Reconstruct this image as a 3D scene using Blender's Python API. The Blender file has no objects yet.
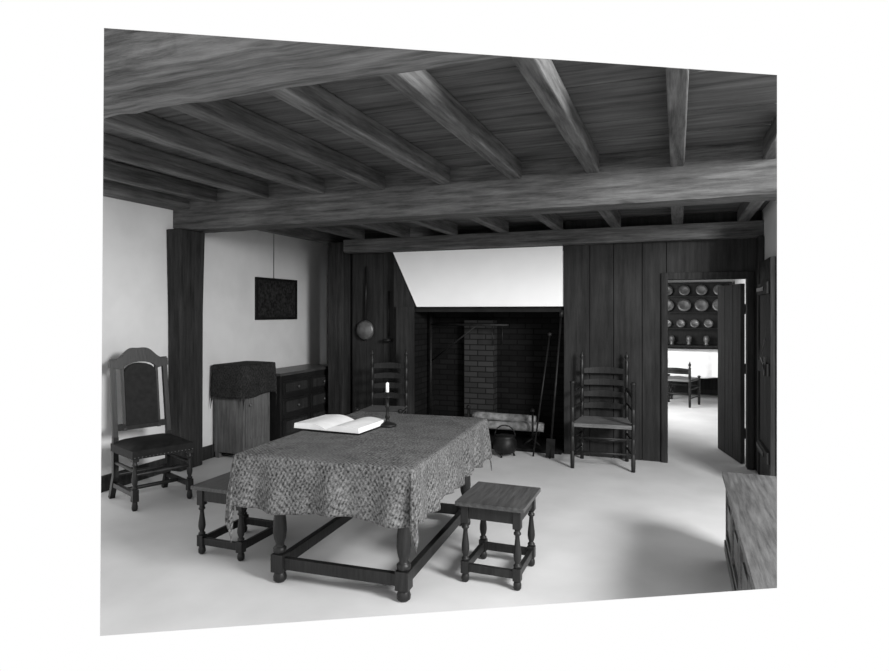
import bpy, bmesh, math, random
from mathutils import Vector, Matrix
random.seed(4)
S=bpy.context.scene
S.view_settings.view_transform='Standard'
S.view_settings.look='None'

# ------------------------------------------------------------ materials
def newmat(name):
    m=bpy.data.materials.new(name); m.use_nodes=True
    nt=m.node_tree; b=nt.nodes['Principled BSDF']
    return m,nt,b
def grey(v): return (v,v,v,1)
def wood(name,d,l,axis='X',rough=.55,scale=1.0,bump=.25,spec=.35,blotch=.45):
    m,nt,b=newmat(name)
    tc=nt.nodes.new('ShaderNodeTexCoord'); mp=nt.nodes.new('ShaderNodeMapping')
    s=[22*scale]*3; s['XYZ'.index(axis)]=1.6*scale
    mp.inputs['Scale'].default_value=s
    n=nt.nodes.new('ShaderNodeTexNoise'); n.inputs['Scale'].default_value=1.6; n.inputs['Detail'].default_value=10; n.inputs['Roughness'].default_value=.72
    n2=nt.nodes.new('ShaderNodeTexNoise'); n2.inputs['Scale'].default_value=2.2; n2.inputs['Detail'].default_value=5
    r=nt.nodes.new('ShaderNodeValToRGB'); r.color_ramp.elements[0].position=.33; r.color_ramp.elements[1].position=.68
    r.color_ramp.elements[0].color=grey(d); r.color_ramp.elements[1].color=grey(l)
    mx=nt.nodes.new('ShaderNodeMix'); mx.data_type='RGBA'; mx.blend_type='MULTIPLY'; mx.inputs[0].default_value=.6
    r2=nt.nodes.new('ShaderNodeValToRGB'); r2.color_ramp.elements[0].position=.3; r2.color_ramp.elements[0].color=grey(blotch); r2.color_ramp.elements[1].position=.65;r2.color_ramp.elements[1].color=grey(1)
    L=nt.links.new
    L(tc.outputs['Object'],mp.inputs['Vector']); L(mp.outputs[0],n.inputs['Vector']); L(tc.outputs['Object'],n2.inputs['Vector'])
    L(n.outputs['Fac'],r.inputs[0]); L(n2.outputs['Fac'],r2.inputs[0]); L(r.outputs[0],mx.inputs[6]); L(r2.outputs[0],mx.inputs[7]); L(mx.outputs[2],b.inputs['Base Color'])
    bp=nt.nodes.new('ShaderNodeBump'); bp.inputs['Strength'].default_value=bump; bp.inputs['Distance'].default_value=.02
    L(n.outputs['Fac'],bp.inputs['Height']); L(bp.outputs[0],b.inputs['Normal'])
    b.inputs['Roughness'].default_value=rough; b.inputs['Specular IOR Level'].default_value=spec
    return m
def plain(name,d,l,scale=6,rough=.9,bump=.1,metal=0,spec=.3):
    m,nt,b=newmat(name)
    tc=nt.nodes.new('ShaderNodeTexCoord')
    n=nt.nodes.new('ShaderNodeTexNoise'); n.inputs['Scale'].default_value=scale; n.inputs['Detail'].default_value=6
    r=nt.nodes.new('ShaderNodeValToRGB'); r.color_ramp.elements[0].position=.3; r.color_ramp.elements[1].position=.7
    r.color_ramp.elements[0].color=grey(d); r.color_ramp.elements[1].color=grey(l)
    bp=nt.nodes.new('ShaderNodeBump'); bp.inputs['Strength'].default_value=bump; bp.inputs['Distance'].default_value=.01
    L=nt.links.new
    L(tc.outputs['Object'],n.inputs['Vector']); L(n.outputs['Fac'],r.inputs[0]); L(r.outputs[0],b.inputs['Base Color'])
    L(n.outputs['Fac'],bp.inputs['Height']); L(bp.outputs[0],b.inputs['Normal'])
    b.inputs['Roughness'].default_value=rough; b.inputs['Metallic'].default_value=metal; b.inputs['Specular IOR Level'].default_value=spec
    return m
def brick(name,c1,c2,mortar):
    m,nt,b=newmat(name)
    tc=nt.nodes.new('ShaderNodeTexCoord'); sp=nt.nodes.new('ShaderNodeSeparateXYZ'); ad=nt.nodes.new('ShaderNodeMath'); cb=nt.nodes.new('ShaderNodeCombineXYZ')
    br=nt.nodes.new('ShaderNodeTexBrick'); L=nt.links.new
    L(tc.outputs['Object'],sp.inputs[0]); L(sp.outputs[0],ad.inputs[0]); L(sp.outputs[1],ad.inputs[1]); L(ad.outputs[0],cb.inputs[0]); L(sp.outputs[2],cb.inputs[1]); L(cb.outputs[0],br.inputs['Vector'])
    br.inputs['Color1'].default_value=grey(c1); br.inputs['Color2'].default_value=grey(c2); br.inputs['Mortar'].default_value=grey(mortar)
    br.inputs['Scale'].default_value=1; br.inputs['Brick Width'].default_value=.2; br.inputs['Row Height'].default_value=.065; br.inputs['Mortar Size'].default_value=.007
    L(br.outputs[0],b.inputs['Base Color']); b.inputs['Roughness'].default_value=.95; b.inputs['Specular IOR Level'].default_value=.1
    return m
def textile(name,d,l,scale=110,figure=.10):
    # small woven figure: faint lattice + slubby noise
    m,nt,b=newmat(name)
    tc=nt.nodes.new('ShaderNodeTexCoord'); L=nt.links.new
    def wave(rot,sc,dist):
        mp=nt.nodes.new('ShaderNodeMapping'); mp.inputs['Rotation'].default_value=rot
        w=nt.nodes.new('ShaderNodeTexWave'); w.inputs['Scale'].default_value=sc; w.inputs['Distortion'].default_value=dist; w.inputs['Detail'].default_value=2
        w.inputs['Detail Scale'].default_value=4
        L(tc.outputs['Object'],mp.inputs['Vector']); L(mp.outputs[0],w.inputs['Vector']); return w.outputs['Fac']
    a=wave((0,.6,.785),scale*.2,3.5); c=wave((0,-.6,-.785),scale*.2,3.5)
    n=nt.nodes.new('ShaderNodeTexNoise'); n.inputs['Scale'].default_value=scale*.8; n.inputs['Detail'].default_value=4
    n2=nt.nodes.new('ShaderNodeTexNoise'); n2.inputs['Scale'].default_value=9
    for q in(n,n2): L(tc.outputs['Object'],q.inputs['Vector'])
    def mad(x,k,y):
        q=nt.nodes.new('ShaderNodeMath'); q.operation='MULTIPLY_ADD'; L(x,q.inputs[0]); q.inputs[1].default_value=k
        if isinstance(y,float): q.inputs[2].default_value=y
        else: L(y,q.inputs[2])
        return q.outputs[0]
    s=mad(a,figure,-.05); s=mad(c,figure,s); s=mad(n.outputs['Fac'],.75,s); s=mad(n2.outputs['Fac'],.2,s)
    r=nt.nodes.new('ShaderNodeValToRGB'); r.color_ramp.elements[0].position=.35; r.color_ramp.elements[1].position=.75
    r.color_ramp.elements[0].color=grey(d); r.color_ramp.elements[1].color=grey(l)
    L(s,r.inputs[0]); L(r.outputs[0],b.inputs['Base Color'])
    b.inputs['Roughness'].default_value=.95; b.inputs['Specular IOR Level'].default_value=.1
    bp=nt.nodes.new('ShaderNodeBump'); bp.inputs['Strength'].default_value=.4; bp.inputs['Distance'].default_value=.003
    L(s,bp.inputs['Height']); L(bp.outputs[0],b.inputs['Normal'])
    return m

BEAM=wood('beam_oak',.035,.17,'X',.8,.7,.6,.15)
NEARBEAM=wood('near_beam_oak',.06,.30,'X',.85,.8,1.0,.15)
JOIST=wood('joist_oak',.04,.17,'Y',.8,.8,.4,.15)
BOARD=wood('ceiling_board_pine',.04,.14,'X',.8,.42,.3,.15,.5)
POST=wood('post_oak',.012,.045,'Z',.8,.8,.4,.15)
PANEL=wood('panel_oak',.016,.042,'Z',.75,.6,.2,.15)
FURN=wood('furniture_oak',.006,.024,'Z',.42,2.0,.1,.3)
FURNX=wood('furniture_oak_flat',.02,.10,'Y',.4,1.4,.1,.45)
CHESTW=wood('chest_oak',.04,.16,'Y',.45,1.4,.1,.45)
PLASTER=plain('plaster_wall',.60,.68,3,.95,.15)
HOODM=plain('whitewash',.90,.94,4,.95,.05)
FLOORM=plain('sanded_floor',.54,.63,2.2,.9,.06,0,.15)
BRICK=brick('sooty_brick',.008,.014,.005)
BRICKL=brick('fireback_brick_lit',.028,.045,.012)  # paler brick copy: light falling on the column is put into its colour
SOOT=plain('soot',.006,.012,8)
IRON=plain('wrought_iron',.008,.02,20,.5,.05,.4)
LEATHER=plain('dark_leather',.005,.012,25,.6,.1,0,.15)
RUSH=wood('rush_seat',.10,.22,'X',.85,3,.4,.15)
PAPER=plain('paper',.72,.85,9,.85,.02)
WAX=plain('wax',.8,.88,9,.5,.0)
LINEN=plain('linen',.75,.88,9,.9,.1)
PEWTER=plain('pewter',.14,.25,12,.4,.0,.5)
ASH=plain('birch_log',.12,.35,18,.9,.3)
CLOTHM=textile('woven_tablecloth',.02,.20,110,.12)
RUNNER=textile('woven_runner',.012,.05,80,.06)
MAPM=textile('old_map_print',.008,.045,40,.04)
BRASS=plain('brass',.12,.2,12,.4,0,.6)
CAB=wood('cabinet_pine',.07,.17,'Z',.75,1.2,.1,.15)

# ------------------------------------------------------------ mesh builder
class B:
    def __init__(s): s.bm=bmesh.new(); s.mats=[]
    def mi(s,m):
        if m not in s.mats: s.mats.append(m)
        return s.mats.index(m)
    def poly(s,vs,faces,m,smooth=False):
        bv=[s.bm.verts.new(v) for v in vs]; i=s.mi(m)
        for f in faces:
            try:
                fc=s.bm.faces.new([bv[k] for k in f]); fc.material_index=i; fc.smooth=smooth
            except ValueError: pass
    def box(s,x0,x1,y0,y1,z0,z1,m):
        s.poly([(x0,y0,z0),(x1,y0,z0),(x1,y1,z0),(x0,y1,z0),(x0,y0,z1),(x1,y0,z1),(x1,y1,z1),(x0,y1,z1)],
          [(3,2,1,0),(4,5,6,7),(0,1,5,4),(1,2,6,5),(2,3,7,6),(3,0,4,7)],m)
    def lathe(s,prof,o,m,seg=16,M=None):
        o=Vector(o); vs=[];n=len(prof)
        for r,z in prof:
            for k in range(seg):
                a=2*math.pi*k/seg; v=Vector((r*math.cos(a),r*math.sin(a),z))
                if M is not None: v=M@v
                vs.append(v+o)
        fs=[]
        for i in range(n-1):
            for k in range(seg):
                k2=(k+1)%seg; fs.append((i*seg+k,i*seg+k2,(i+1)*seg+k2,(i+1)*seg+k))
        fs.append(tuple(reversed(range(seg)))); fs.append(tuple((n-1)*seg+k for k in range(seg)))
        s.poly(vs,fs,m,True)
    def rod(s,p0,p1,r,m,seg=10,prof=None):
        p0=Vector(p0);p1=Vector(p1);d=p1-p0;L=d.length
        M=Vector((0,0,1)).rotation_difference(d).to_matrix()
        pr=prof(L) if prof else [(r,0),(r,L)]
        s.lathe(pr,p0,m,seg,M)
    def beam(s,p0,p1,w,h,m):
        p0=Vector(p0);p1=Vector(p1);d=(p1-p0).normalized()
        up=Vector((0,0,1)) if abs(d.z)<.9 else Vector((0,1,0))
        sd=d.cross(up).normalized(); up=sd.cross(d).normalized()
        vs=[]
        for p in(p0,p1):
            for a,b in((-1,-1),(1,-1),(1,1),(-1,1)): vs.append(p+sd*a*w/2+up*b*h/2)
        s.poly(vs,[(3,2,1,0),(4,5,6,7),(0,1,5,4),(1,2,6,5),(2,3,7,6),(3,0,4,7)],m)
    def prism(s,pts,y0,y1,m,plane='XZ'):
        n=len(pts)
        def P(a,b,c):
            return {'XZ':(a,c,b),'YZ':(c,a,b),'XY':(a,b,c)}[plane]
        vs=[P(a,b,y0) for a,b in pts]+[P(a,b,y1) for a,b in pts]
        fs=[tuple(range(n)),tuple(reversed(range(n,2*n)))]+[(i,n+i,n+(i+1)%n,(i+1)%n) for i in range(n)]
        s.poly(vs,fs,m)
    def rotate(s,deg,px,py):
        bmesh.ops.rotate(s.bm,verts=s.bm.verts[:],cent=(px,py,0),matrix=Matrix.Rotation(math.radians(deg),3,'Z'))
    def done(s,name,loc=(0,0,0),rz=0,bevel=0,clip=False):
        bmesh.ops.recalc_face_normals(s.bm,faces=s.bm.faces[:])
        if clip: crop(s.bm)
        me=bpy.data.meshes.new(name); s.bm.to_mesh(me); s.bm.free()
        for m in s.mats: me.materials.append(m)
        o=bpy.data.objects.new(name,me); bpy.context.collection.objects.link(o)
        o.location=loc; o.rotation_euler=(0,0,rz)
        if bevel:
            md=o.modifiers.new('bevel','BEVEL'); md.width=bevel; md.segments=2; md.limit_method='ANGLE'; md.angle_limit=math.radians(50)
        return o

# camera model + extent of the modelled (cut-away) part of the room
H=1.5; F=613.0; YAW=math.radians(20.8); HOR=312.0
fw=Vector((-math.sin(YAW),math.cos(YAW),0)); rt=Vector((math.cos(YAW),math.sin(YAW),0)); C=Vector((0,0,H))
def ray(u,v): return fw+rt*((u-444.5)/F)+Vector((0,0,1))*((HOR-v)/F)
_c=[ray(104,28),ray(777,75),ray(777,588),ray(100,636)]
_mid=ray(440,330)
CUTS=[]
for i in range(4):
    n=_c[i].cross(_c[(i+1)%4]).normalized()
    if n.dot(_mid)<0: n=-n
    CUTS.append(n)
def crop(bm):
    for n in CUTS:
        g=bm.verts[:]+bm.edges[:]+bm.faces[:]
        r=bmesh.ops.bisect_plane(bm,geom=g,plane_co=C,plane_no=n,clear_inner=True,dist=1e-5)
        ed=[e for e in r['geom_cut'] if isinstance(e,bmesh.types.BMEdge) and e.is_valid and e.is_boundary]
        if ed:
            try: bmesh.ops.holes_fill(bm,edges=ed,sides=0)
            except Exception: pass

WL=-4.5; WR=.75; YB=6.5
# ------------------------------------------------------------ shell
b=B(); b.box(-4.62,1.6,1.0,12.6,-.08,0,FLOORM); b.done('floor',clip=True)
b=B(); b.box(WL-.12,WL,2.0,7.5,0,2.72,PLASTER); b.done('wall_left',clip=True)
b=B(); b.box(WR,WR+.1,4.0,6.6,0,2.72,PLASTER); b.done('wall_right',clip=True)
b=B()
x=-1.12; ws=[.27,.24,.28,.23]
for w in ws:
    b.box(x,x+w-.006,YB,YB+.05,0,2.22,PANEL); x+=w
b.box(-1.12,-.10,YB+.04,YB+.1,0,2.5,PANEL)
b.box(-.10,.63,YB,YB+.1,1.82,2.5,PANEL)
b.box(.63,WR,YB,YB+.1,0,2.5,PANEL)
b.done('wall_back',bevel=.003)
b=B()
b.box(-.15,-.09,YB-.025,YB+.12,0,1.88,POST); b.box(.62,.68,YB-.025,YB+.12,0,1.88,POST); b.box(-.15,.68,YB-.027,YB+.12,1.82,1.89,POST)
b.done('trim_1',bevel=.004)
b=B(); b.box(WL,-3.6,7.4,7.5,0,2.5,PANEL); b.done('wall_nook')
b=B()
x=-3.72
for w in (.2,.22,.2): 
    b.box(x,x+w-.006,6.62,6.66,0,2.3,PANEL); x+=w
b.box(-3.74,-3.06,6.655,6.7,0,2.46,PANEL); b.box(-3.74,-3.70,6.7,7.4,0,2.46,PANEL)
b.done('wall_partition')
b=B()
y=1.0
while y<4.6:
    w=random.uniform(.30,.42); dz=random.uniform(0,.006)
    b.box(WL-.1,1.6,y,y+w-.008,2.64+dz,2.67,BOARD); y+=w
b.box(WL-.12,1.6,1,4.8,2.67,2.72,BOARD)
y=4.7
while y<7.5:
    w=random.uniform(.28,.38); b.box(WL-.1,.85,y,min(y+w-.008,7.5),2.46,2.49,BOARD); y+=w
b.box(WL-.12,.85,4.8,7.5,2.49,2.54,BOARD)
b.done('ceiling',clip=True)
XJ=[.575-.575*k for k in range(9)]
b=B()
for x in XJ:
    if x<-4.2: continue
    b.box(x-.046,x+.046,1.83,4.56,2.51,2.641,JOIST)
b.box(WL,WL+.2,1.2,4.56,2.47,2.64,JOIST)
b.done('ceiling_joists',bevel=.008,clip=True)
b=B()
for x in XJ:
    if x<-4.3: continue
    y1=6.34 if x>-3.7 else 7.4
    b.box(x-.05,x+.05,4.84,y1,2.345,2.461,JOIST)
b.done('ceiling_joists.001',bevel=.006)
def bigbeam(name,x0,x1,y0,y1,z0,z1,mat,amp=.006,clip=True):
    bb=B(); n=70
    vs=[];fs=[]
    c=.02
    prof=[(y0,z0+c),(y0+c,z0),(y1-c,z0),(y1,z0+c),(y1,z1),(y0,z1)]
    for i in range(n+1):
        x=x0+(x1-x0)*i/n
        for (py,pz) in prof:
            vs.append((x,py+random.uniform(-1,1)*amp*.4,pz+(random.uniform(-1,1)*amp*.4 if pz<z1 else 0)))
    k=len(prof)
    for i in range(n):
        for j in range(k): fs.append((i*k+j,i*k+(j+1)%k,(i+1)*k+(j+1)%k,(i+1)*k+j))
    fs.append(tuple(range(k))); fs.append(tuple(n*k+j for j in range(k)))
    bb.poly(vs,fs,mat); return bb.done(name,clip=clip)
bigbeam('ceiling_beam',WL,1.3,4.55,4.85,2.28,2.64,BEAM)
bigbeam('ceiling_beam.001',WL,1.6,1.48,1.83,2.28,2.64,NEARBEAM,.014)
bigbeam('ceiling_beam.002',-3.69,WR,6.35,6.495,2.2,2.35,BEAM,clip=False)
b=B()
vs=[]
for z,xo,ya in((0,-4.35,4.49),(1.5,-4.345,4.48),(2.28,-4.32,4.46)):
    vs+=[(WL+.002,ya,z),(xo,ya,z),(xo,4.78,z),(WL+.002,4.78,z)]
fs=[(3,2,1,0),(8,9,10,11)]
for i in range(2):
    for j in range(4): fs.append((i*4+j,i*4+(j+1)%4,i*4+4+(j+1)%4,i*4+4+j))
b.poly(vs,fs,POST); b.done('timber_post',bevel=.012)
b=B(); b.box(-3.96,-3.745,6.44,6.62,0,2.34,POST); b.done('timber_post.001',bevel=.01)
b=B(); b.box(WR-.055,WR-.002,6.3,6.49,0,2.2,POST); b.done('timber_post.002',bevel=.006)
b=B(); b.box(WL,WL+.03,2.5,4.46,0,.13,POST); b.box(WL,WL+.03,4.79,7.4,0,.13,POST); b.done('baseboard_left',clip=True)

# fireplace
b=B()
b.box(-3.05,-2.86,6.5,7.3,0,2.2,BRICK); b.box(-1.14,-1.11,6.61,7.3,0,2.2,BRICK); b.box(-3.05,-1.11,7.2,7.32,0,2.44,BRICK)
b.box(-3.05,-1.13,6.5,7.3,2.15,2.24,SOOT)
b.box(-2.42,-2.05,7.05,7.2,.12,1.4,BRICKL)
b.prism([(-3.10,2.195),(-1.13,2.195),(-1.13,1.56),(-2.80,1.56)],6.47,6.56,HOODM)
b.prism([(-3.10,1.56),(-2.80,1.56),(-3.10,2.195)],6.49,6.55,PANEL)
b.box(-3.06,-2.84,6.47,6.5,0,1.56,PANEL)
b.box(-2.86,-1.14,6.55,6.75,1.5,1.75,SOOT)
b.box(-2.86,-1.14,6.46,7.2,0,.03,BRICK)
b.done('fireplace')
b=B()
for x in(-2.25,-1.5):
    b.box(x-.015,x+.015,6.7,7.04,.12,.145,IRON)
    b.rod((x,6.7,.03),(x,6.7,.38),.012,IRON); b.lathe([(.0,0),(.022,.012),(.026,.025),(.016,.045),(.0,.055)],(x,6.7,.38),IRON)
    b.rod((x,6.7,.1),(x-.09,6.66,.03),.012,IRON); b.rod((x,6.7,.1),(x+.09,6.66,.03),.012,IRON); b.rod((x,7.03,.13),(x,7.03,.03),.012,IRON)
b.done('andirons')
b=B()
for (a,c,r) in(((-2.38,6.80,.195),(-1.4,6.82,.20),.05),((-2.3,6.94,.195),(-1.42,6.93,.195),.05),((-2.25,6.87,.285),(-1.5,6.86,.28),.048)):
    b.rod(a,c,r,ASH,12,lambda L,r=r:[(r*.9,0),(r,L*.1),(r*.96,L*.5),(r*1.03,L*.8),(r*.92,L)])
b.done('firewood_logs')
b=B()
b.rod((-2.8,6.9,.03),(-2.8,6.9,1.5),.018,IRON); b.rod((-2.8,6.9,1.35),(-1.8,6.8,1.35),.014,IRON); b.rod((-2.8,6.9,.9),(-2.2,6.84,1.34),.01,IRON)
for x in(-2.0,-1.88): b.rod((x,6.82,1.34),(x,6.82,1.12),.006,IRON)
b.done('fireplace_crane')
b=B()
b.lathe([(.04,.05),(.10,.07),(.125,.12),(.12,.19),(.10,.22),(.11,.24)],(-1.68,6.2,-.03),IRON)
for k in range(3):
    a=k*2.09+.4; b.rod((-1.68+.08*math.cos(a),6.2+.08*math.sin(a),.05),(-1.68+.10*math.cos(a),6.2+.10*math.sin(a),.0),.011,IRON)
pts=[(-1.68+.11*math.cos(t),6.2,.21+.11*math.sin(t)) for t in [math.pi*i/8 for i in range(9)]]
for i in range(8): b.rod(pts[i],pts[i+1],.006,IRON,6)
b.done('iron_kettle')
b=B(); b.rod((-1.22,6.25,.0),(-1.14,6.44,1.45),.011,IRON); b.rod((-1.14,6.44,1.45),(-1.135,6.45,1.52),.022,IRON); b.beam((-1.22,6.25,.01),(-1.212,6.265,.2),.09,.01,IRON); b.done('fire_shovel')
b=B(); b.rod((-1.40,6.28,.0),(-1.26,6.44,1.25),.009,IRON); b.lathe([(.0,0),(.022,.01),(.022,.035),(0,.05)],(-1.26,6.44,1.24),IRON); b.done('fire_poker')
b=B()
Mx=Matrix.Rotation(math.pi/2,3,'X')
b.lathe([(.03,-.02),(.10,0),(.12,.03),(.10,.05),(.02,.06)],(-3.52,6.6,1.28),BRASS,24,Mx)
b.rod((-3.52,6.58,1.40),(-3.52,6.6,2.05),.012,FURN); b.done('warming_pan')
b=B(); b.rod((-3.22,6.6,1.75),(-3.22,6.6,1.2),.008,IRON); b.lathe([(.02,-.03),(.05,-.02),(.055,.0),(.05,.01)],(-3.22,6.57,1.17),IRON); b.done('iron_ladle')

# ------------------------------------------------------------ far room
FR=.98
b=B(); b.box(-1.0,FR,12.5,12.6,0,2.4,PLASTER); b.done('wall_far_room_back')
b=B(); b.box(FR,FR+.1,6.6,12.6,0,2.4,PLASTER); b.done('wall_far_room_right',clip=True)
b=B(); b.box(-1.1,-1.0,6.61,8.2,0,2.3,PLASTER); b.box(-1.1,-1.0,10.6,12.5,0,2.3,PLASTER); b.box(-1.1,-1.0,8.2,10.6,0,.7,PLASTER); b.box(-1.1,-1.0,8.2,10.6,2.1,2.3,PLASTER); b.done('wall_far_room_left')
b=B()
for y in(8.2,9.0,9.8,10.56): b.box(-1.08,-1.02,y,y+.04,.7,2.1,POST)
for z in(.7,1.38,2.06): b.box(-1.08,-1.02,8.2,10.6,z,z+.04,POST)
b.done('unseen_window_1')  # unseen window, added so that light gets into the far room
b=B(); b.box(-1.1,FR+.1,6.62,12.6,2.3,2.38,BOARD)
for y in(7.6,8.6,9.6,10.6,11.6): b.box(-1,FR,y,y+.1,2.2,2.3,JOIST)
b.done('ceiling_far_room',clip=True)
def plankdoor(name,loc,rz,w,h):
    b=B(); n=3
    for i in range(n): b.box(i*w/n,(i+1)*w/n-.005,-.02,.02,.01,h,POST)
    for z in(.25,h/2,h-.3): b.box(.03,w-.03,-.045,-.02,z,z+.1,POST)
    for z in(.28,h-.27): b.box(.0,w*.7,-.052,-.045,z,z+.035,IRON)
    b.box(w-.1,w-.06,-.06,-.045,h*.5,h*.5+.16,IRON); b.rod((w-.08,-.05,h*.52),(w-.08,-.09,h*.58),.008,IRON); b.rod((w-.08,-.09,h*.58),(w-.08,-.05,h*.66),.008,IRON)
    return b.done(name,loc,rz,.003)
plankdoor('door_1',(.60,6.66,0),math.radians(104),.70,1.78)
plankdoor('door_2',(.725,6.24,0),math.radians(-90),.66,1.95)

b=B()
x0,x1=-.35,.93
b.box(x0,x1,12.05,12.48,0,.85,FURN); b.box(x0-.03,x1+.03,12.02,12.48,.85,.89,FURN)
for x in(x0,x1-.03): b.box(x,x+.03,12.25,12.48,.89,2.05,FURN)
b.box(x0,x1,12.46,12.48,.89,2.05,FURN)
for z in(1.2,1.5,1.8,2.05): b.box(x0,x1,12.25,12.48,z-.02,z,FURN)
for i in range(2):
    b.box(x0+.06+i*.62,x0+.58+i*.62,12.03,12.05,.1,.78,PANEL)
b.done('hutch',bevel=.003)
b=B()
Mp=Matrix.Rotation(math.radians(78),3,'X')
for z,r,g in((1.2,.08,.08),(1.5,.12,.06),(1.8,.10,.10)):
    x=x0+.17
    while x<x1-.1:
        b.lathe([(.01,0),(r*.6,0),(r*.68,.012),(r,.02),(r,.026),(r*.65,.018),(.01,.008)],(x,12.38,z+r+.003),PEWTER,20,Mp)
        x+=2*r+g
for x in(-.1,.2,.5,.75):
    b.lathe([(.04,0),(.045,.01),(.03,.03),(.055,.08),(.05,.14),(.035,.17)],(x,12.3,.89),PEWTER,14)
b.done('plates')

# ------------------------------------------------------------ furniture
def blockleg(b,x,y,h,w,m,low=(.05,.12),top=.10,rmul=1.0):
    r=w/2
    b.lathe([(r*.6,0),(r*.95,.012),(r*1.0,.03),(r*.75,low[0])],(x,y,0),m)
    b.box(x-r,x+r,y-r,y+r,low[0],low[1],m)
    z0=low[1]; z1=h-top; L=z1-z0
    pr=[(.75,0),(.95,.03),(.95,.07),(.6,.10),(.62,.13),(.85,.2),(.98,.30),(.92,.42),(.7,.6),(.55,.76),(.55,.82),(.9,.86),(.9,.90),(.65,.93),(.75,1)]
    b.lathe([(r*a*rmul,z0+c*L) for a,c in pr],(x,y,0),m)
    b.box(x-r,x+r,y-r,y+r,z1,h,m)
def stool(name,loc,rz=0,w=.34,d=.38,h=.455):
    b=B(); lw=.045; X=w/2-.022; Y=d/2-.022
    for sx in(-1,1):
        for sy in(-1,1): blockleg(b,sx*X,sy*Y,h-.025,lw,FURN)
    for sy in(-1,1):
        b.box(-X,X,sy*Y-.013,sy*Y+.013,.06,.105,FURN); b.box(-X,X,sy*Y-.013,sy*Y+.013,h-.10,h-.025,FURN)
    for sx in(-1,1):
        b.box(sx*X-.013,sx*X+.013,-Y,Y,.06,.105,FURN); b.box(sx*X-.013,sx*X+.013,-Y,Y,h-.10,h-.025,FURN)
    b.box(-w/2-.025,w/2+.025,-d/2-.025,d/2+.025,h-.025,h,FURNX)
    return b.done(name,loc,rz,.004)
stool('joint_stool',(-.955,3.40,0))
stool('joint_stool.001',(-2.61,3.22,0),0,.34,.44,.43)

TR=3; PX,PY=-1.22,2.72
b=B(); tx0,tx1,ty0,ty1=-2.06,-1.32,2.91,4.08
for x in(tx0,tx1):
    for y in(ty0,ty1): blockleg(b,x,y,.70,.075,FURN,(.06,.16),.12,1.05)
for y in(ty0,ty1):
    b.box(tx0,tx1,y-.018,y+.018,.075,.14,FURN); b.box(tx0,tx1,y-.015,y+.015,.59,.70,FURN)
for x in(tx0,tx1):
    b.box(x-.018,x+.018,ty0,ty1,.075,.14,FURN); b.box(x-.015,x+.015,ty0,ty1,.59,.70,FURN)
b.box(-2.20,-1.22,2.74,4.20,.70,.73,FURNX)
b.rotate(TR,PX,PY)
b.done('dining_table',bevel=.004)
def cloth(name,x0,x1,y0,y1,z,hang,mat,n=110,flare=.10,wave=.014,seed=1,rot=None,cd=0.0,extra=0.0):
    b=B(); vs=[];fs=[]
    xs=[x0-hang+(x1-x0+2*hang)*i/n for i in range(n+1)]; ys=[y0-hang+(y1-y0+2*hang)*i/n for i in range(n+1)]
    for i,x in enumerate(xs):
        for j,y in enumerate(ys):
            cx=min(max(x,x0),x1); cy=min(max(y,y0),y1); dx=x-cx; dy=y-cy; r=math.hypot(dx,dy)
            if r<1e-6: vs.append((x,y,z+.002*math.sin(x*9+y*5))); continue
            nx,ny=dx/r,dy/r
            corner=min(abs(nx),abs(ny))*1.4
            s=cx*1.0+cy*1.3+math.atan2(ny,nx)*.25
            wv=wave*math.sin(s*21+seed)+wave*.6*math.sin(s*37+2)
            out=.012+flare*r*(1+1.0*corner)+wv*min(1,r/.2)
            e=extra*corner if (nx<0 and ny<0) else 0   # cloth pulled longer at one corner
            zz=z-(r-.012*(1-math.exp(-r/.02)))*(.98+cd*corner+e)+.012*math.sin(s*9)*min(1,r/.2)
            vs.append((cx+nx*out,cy+ny*out,zz))
    for i in range(n):
        for j in range(n): fs.append((i*(n+1)+j,(i+1)*(n+1)+j,(i+1)*(n+1)+j+1,i*(n+1)+j+1))
    b.poly(vs,fs,mat,True)
    if rot: b.rotate(*rot)
    o=b.done(name)
    md=o.modifiers.new('thick','SOLIDIFY'); md.thickness=.004; md.offset=1
    return o
cloth('tablecloth',-2.21,-1.21,2.73,4.21,.737,.29,CLOTHM,130,.05,.016,1,(TR,PX,PY),.0,.25)

b=B()
b.box(-.25,.25,-.19,.19,0,.008,LEATHER)
for sgn in(-1,1):
    n=10; top=[];
    for i in range(n+1):
        t=i/n; top.append((sgn*t*.238,.012+.042*(math.sin(min(1,t*1.6)*math.pi/2))*(1-.45*t)+.004))
    pts=[(0,.008)]+[(a,c) for a,c in top]+[(sgn*.242,.008)]
    b.prism(pts,-.178,.178,PAPER)
b.done('open_book',(-2.07,3.53,.743),math.radians(-2))
b=B()
b.lathe([(.06,0),(.062,.01),(.05,.018),(.015,.03),(.012,.05),(.018,.06),(.011,.075),(.011,.12),(.017,.13),(.011,.14),(.011,.185),(.028,.19),(.028,.196),(.014,.2),(.014,.225)],(0,0,0),IRON,20)
b.lathe([(.0105,.2),(.0105,.285),(.004,.29)],(0,0,0),WAX)
b.rod((0,0,.288),(0,0,.3),.0015,IRON,6)
b.done('candlestick',(-1.80,3.67,.743))

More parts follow.
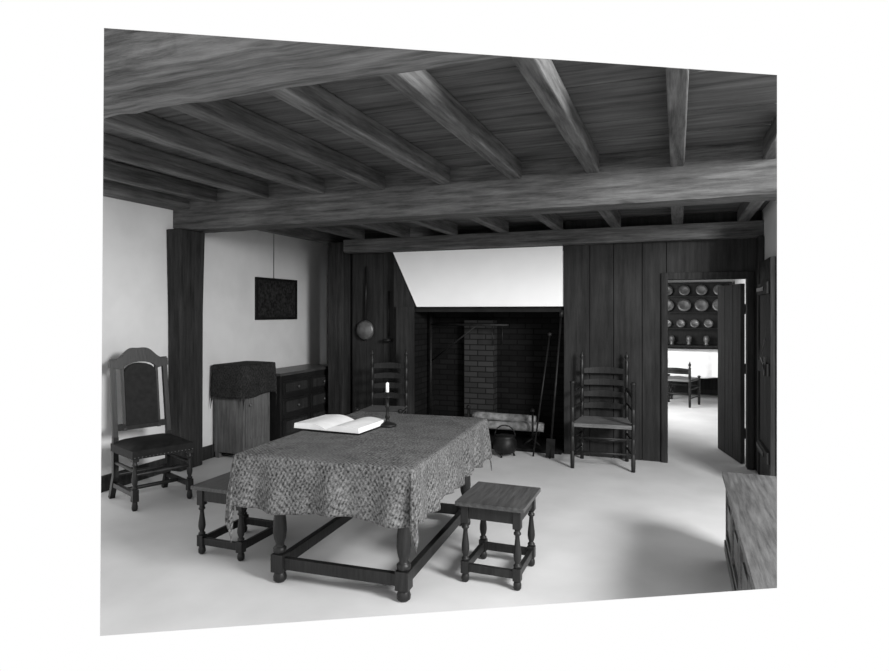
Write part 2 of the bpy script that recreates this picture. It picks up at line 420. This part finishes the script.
def highback(name,loc,rz):
    b=B(); w=.46; d=.44
    X=w/2-.02
    for sx in(-1,1):
        blockleg(b,sx*X,-d/2+.02,.43,.045,FURN,(.07,.16),.06)
        b.beam((sx*X,d/2+.06,0),(sx*X,d/2-.02,.2),.04,.04,FURN)
        b.beam((sx*X,d/2-.02,.18),(sx*X,d/2-.02,.50),.04,.04,FURN)
        b.beam((sx*X,d/2-.02,.48),(sx*X*.97,d/2+.06,1.12),.038,.035,FURN)
        b.beam((sx*X,-d/2+.02,.12),(sx*X,d/2-.01,.12),.03,.035,FURN)
        b.rod((sx*X,-d/2+.02,.30),(sx*X,d/2-.02,.30),.014,FURN)
    b.rod((-X,-d/2+.02,.27),(X,-d/2+.02,.27),.02,FURN,12,lambda L:[(.014,0),(.014,L*.15),(.024,L*.25),(.016,L*.33),(.03,L*.5),(.016,L*.67),(.024,L*.75),(.014,L*.85),(.014,L)])
    b.rod((-X,0,.12),(X,0,.12),.016,FURN); b.rod((-X,d/2-.02,.2),(X,d/2-.02,.2),.014,FURN)
    b.box(-w/2,w/2,-d/2,d/2,.40,.45,FURN)
    vs=[];fs=[];n=10
    for i in range(n+1):
        for j in range(n+1):
            u=i/n*2-1;v=j/n*2-1
            vs.append((u*(w/2+.006),v*(d/2+.006),.45+.045*(1-u**6)*(1-v**6)))
    for i in range(n):
        for j in range(n): fs.append((i*(n+1)+j,(i+1)*(n+1)+j,(i+1)*(n+1)+j+1,i*(n+1)+j+1))
    b.poly(vs,fs,LEATHER,True)
    b.box(-w/2-.006,w/2+.006,-d/2-.006,d/2+.006,.39,.452,LEATHER)
    for k in range(17):
        x=-w/2+.01+k*(w-.02)/16
        b.lathe([(.004,0),(.003,.003),(.0,.004)],(x,-d/2-.007,.403),BRASS,8,Matrix.Rotation(math.pi/2,3,'X'))
    def by(z): return d/2-.02+(z-.48)*.125
    pr=[(-X*.60,.58),(X*.60,.58),(X*.60,1.0)]
    for i in range(9):
        a=math.pi*i/8; pr.append((X*.60*math.cos(a),1.0+.08*math.sin(a)))
    vs=[(x,by(z)-.022,z) for x,z in pr]+[(x,by(z)+.018,z) for x,z in pr]; m=len(pr)
    b.poly(vs,[tuple(range(m)),tuple(range(2*m-1,m-1,-1))]+[(i,m+i,m+(i+1)%m,(i+1)%m) for i in range(m)],LEATHER)
    for sx in(-1,1): b.beam((sx*X*.64,by(.54),.54),(sx*X*.64,by(1.06),1.06),.022,.028,FURN)
    b.beam((-X,by(.57),.57),(X,by(.57),.57),.03,.05,FURN)
    out=[(-X-.02,1.05)]
    for i in range(25):
        t=i/24; x=-X-.02+(2*X+.04)*t
        z=1.10+.11*math.sin(math.pi*t)**1.6+.008*math.cos(t*6*math.pi); out.append((x,z))
    out.append((X+.02,1.05))
    for i in range(9):
        a=math.pi*i/8; out.append((X*.64*math.cos(a),1.03+.06*math.sin(a)))
    vs=[(x,by(z)-.02,z) for x,z in out]+[(x,by(z)+.02,z) for x,z in out]; m=len(out)
    b.poly(vs,[tuple(range(m)),tuple(range(2*m-1,m-1,-1))]+[(i,m+i,m+(i+1)%m,(i+1)%m) for i in range(m)],FURN)
    return b.done(name,loc,rz,.003)
highback('upholstered_chair',(-3.93,3.76,0),math.radians(68))

def ladder(name,loc,rz,arms=True,H1=1.10,slats=4):
    b=B(); wf=.28 if arms else .24; wb=.22 if arms else .20; df=-.22; db=.20; r=.02
    hf=.84 if arms else .47
    def post(h,fin):
        pr=[(r*.9,0),(r,.05)]
        z=.16
        while z<h-.12:
            pr+=[(r,z),(r*.78,z+.008),(r,z+.016)]; z+=.14
        if fin: pr+=[(r,h-.1),(r*.5,h-.085),(r*1.05,h-.06),(r*1.1,h-.045),(r*.5,h-.025),(r*.45,h-.012),(.002,h)]
        else: pr+=[(r,h-.03),(r*1.3,h-.02),(r*1.3,h-.006),(r*.6,h)]
        return pr
    for sx in(-1,1):
        b.lathe(post(hf,False),(sx*wf,df,0),FURN); 
        b.lathe(post(H1,True),(sx*wb,db,0),FURN)
        for z in(.14,.28,.42): b.rod((sx*wf,df,z),(sx*wb,db,z),.010,FURN)
        if arms:
            b.rod((sx*wf,df,.69),(sx*wb,db,.73),.015,FURN,10,lambda L:[(.011,0),(.019,L*.3),(.012,L*.5),(.019,L*.7),(.011,L)])
            b.rod((sx*wf,df,.57),(sx*wb,db,.58),.010,FURN)
    for z in(.16,.30,.42): b.rod((-wf,df,z),(wf,df,z),.010,FURN)
    for z in(.2,.42): b.rod((-wb,db,z),(wb,db,z),.010,FURN)
    for k in range(slats):
        z=.52+k*(H1-.66)/(slats-.3); n=8
        vs=[];fs=[]
        for i in range(n+1):
            t=i/n; x=-wb+2*wb*t; yy=db+.03*math.sin(math.pi*t); hh=.045+.02*math.sin(math.pi*t)
            vs+=[(x,yy-.005,z),(x,yy+.005,z),(x,yy+.005,z+hh),(x,yy-.005,z+hh)]
        for i in range(n):
            for j in range(4): fs.append((i*4+j,i*4+(j+1)%4,(i+1)*4+(j+1)%4,(i+1)*4+j))
        fs+= [(0,1,2,3),(n*4+3,n*4+2,n*4+1,n*4)]
        b.poly(vs,fs,FURN)
    zs=.435; c=(0,(df+db)/2,zs-.012)
    q=[(-wf,df-.012,zs),(wf,df-.012,zs),(wb,db+.012,zs),(-wb,db+.012,zs)]
    q2=[(x,y,z-.035) for x,y,z in q]
    b.poly(q+[c]+q2,[(0,1,4),(1,2,4),(2,3,4),(3,0,4),(0,5,6,1),(1,6,7,2),(2,7,8,3),(3,8,5,0),(8,7,6,5)],RUSH)
    return b.done(name,loc,rz)
ladder('ladder_back_armchair',(-.68,6.19,0),math.radians(4))
ladder('ladder_back_chair',(-3.02,6.08,0),math.radians(10),False,1.08,4)
ladder('ladder_back_chair.001',(.04,10.6,0),math.radians(165),False,.72,2)

b=B()
for x in(-.1,.84):
    for y in(11.25,11.8): blockleg(b,x,y,.80,.06,FURN)
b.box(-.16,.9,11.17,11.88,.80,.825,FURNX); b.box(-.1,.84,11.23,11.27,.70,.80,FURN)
b.done('side_table',bevel=.004)
cloth('linen_tablecloth',-.17,.905,11.16,11.89,.83,.45,LINEN,60,.05,.012,5)

b=B(); X0,X1,Y0,Y1=-4.46,-4.05,5.62,6.74
b.box(X0,X1,Y0,Y1,.08,.80,FURN); b.box(X0,X1+.025,Y0-.025,Y1+.025,.80,.83,FURNX)
for y in(Y0+.04,Y1-.04):
    for x in(X0+.05,X1-.04): b.lathe([(.03,0),(.04,.03),(.04,.06),(.025,.08)],(x,y,0),FURN)
z=.12
for h in(.22,.2,.18):
    for (ya,yb) in ((Y0+.04,(Y0+Y1)/2-.015),((Y0+Y1)/2+.015,Y1-.04)):
        b.box(X1,X1+.014,ya,yb,z,z+h-.02,FURN); b.box(X1+.014,X1+.02,ya+.04,yb-.04,z+.03,z+h-.05,PANEL)
        b.lathe([(.006,0),(.008,.01),(.016,.02),(.014,.028),(0,.03)],(X1+.02,(ya+yb)/2,z+h/2-.01),BRASS,10,Matrix.Rotation(math.pi/2,3,'Y'))
    z+=h+.02
b.done('chest_of_drawers',bevel=.004)
b=B(); X0,X1,Y0,Y1=-4.46,-4.10,5.06,5.50
b.box(X0,X1,Y0,Y1,.06,.93,CAB); b.box(X0,X1+.02,Y0-.02,Y1+.02,.93,.955,CAB)
for y in(Y0+.03,Y1-.03):
    for x in(X0+.03,X1-.03): b.box(x-.025,x+.025,y-.025,y+.025,0,.06,CAB)
b.box(X1,X1+.012,Y0+.04,Y1-.04,.12,.88,CAB); b.box(X1+.012,X1+.018,Y0+.1,Y1-.1,.2,.8,CAB)
b.lathe([(.006,0),(.014,.02),(0,.028)],(X1+.018,Y0+.08,.55),BRASS,10,Matrix.Rotation(math.pi/2,3,'Y'))
b.done('small_cabinet',bevel=.004)
cloth('woven_runner',-4.44,-4.07,5.03,5.53,.96,.34,RUNNER,50,.015,.005,3)

b=B(); y0,y1,z0,z1=5.76,6.56,1.41,1.90; w=.03
b.box(WL,WL+.012,y0+w,y1-w,z0+w,z1-w,MAPM)
b.box(WL,WL+.025,y0,y0+w,z0,z1,LEATHER); b.box(WL,WL+.025,y1-w,y1,z0,z1,LEATHER); b.box(WL,WL+.025,y0+w,y1-w,z0,z0+w,LEATHER); b.box(WL,WL+.025,y0+w,y1-w,z1-w,z1,LEATHER)
b.done('framed_map')
b=B(); b.rod((WL+.01,6.1,1.9),(WL+.01,6.1,2.46),.003,IRON,6); b.done('picture_wire')

b=B(); X0,X1,Y0,Y1=.28,.74,2.3,4.06
b.box(X0,X1,Y0,Y1,.08,.50,CHESTW)
b.box(X0-.025,X1,Y0-.02,Y1+.02,.50,.53,CHESTW)
b.box(X0-.015,X1,Y0,Y1+.012,.06,.12,CHESTW)
for y in(Y1-.08,Y0): b.box(X0,X0+.07,y,y+.08,0,.08,CHESTW)
yy=Y1-.06
for k in range(4):
    b.box(X0-.012,X0,yy-.40,yy,.15,.18,CHESTW); b.box(X0-.012,X0,yy-.40,yy,.44,.47,CHESTW); b.box(X0-.012,X0,yy-.03,yy,.18,.44,CHESTW); b.box(X0-.012,X0,yy-.40,yy-.37,.18,.44,CHESTW)
    b.box(X0-.008,X0,yy-.30,yy-.10,.24,.38,CHESTW)
    yy-=.43
b.done('blanket_chest',clip=True)

# ------------------------------------------------------------ light
w=bpy.data.worlds.new('world'); S.world=w; w.use_nodes=True
w.node_tree.nodes['Background'].inputs[0].default_value=(1,1,1,1); w.node_tree.nodes['Background'].inputs[1].default_value=1.0
def area(name,loc,tgt,size,e):
    l=bpy.data.lights.new(name,'AREA'); l.energy=e; l.size=size; o=bpy.data.objects.new(name,l); bpy.context.collection.objects.link(o)
    o.location=loc; o.rotation_euler=(Vector(tgt)-Vector(loc)).to_track_quat('-Z','Y').to_euler(); return o
area('window_light',(3.0,1.5,2.75),(-1.8,5.2,.6),1.2,420)
area('far_room_fill_light',(-1.3,9.4,1.5),(1,10.4,.5),1.4,110)  # added lamp outside the unseen opening, brightens the far room

cam=bpy.data.cameras.new('camera'); co=bpy.data.objects.new('camera',cam); bpy.context.collection.objects.link(co)
co.location=(0,0,H); co.rotation_euler=(math.pi/2,0,YAW)
cam.sensor_width=36; cam.lens=36*F/889; cam.shift_y=-(335.5-HOR)/889; cam.clip_start=.05
S.camera=co
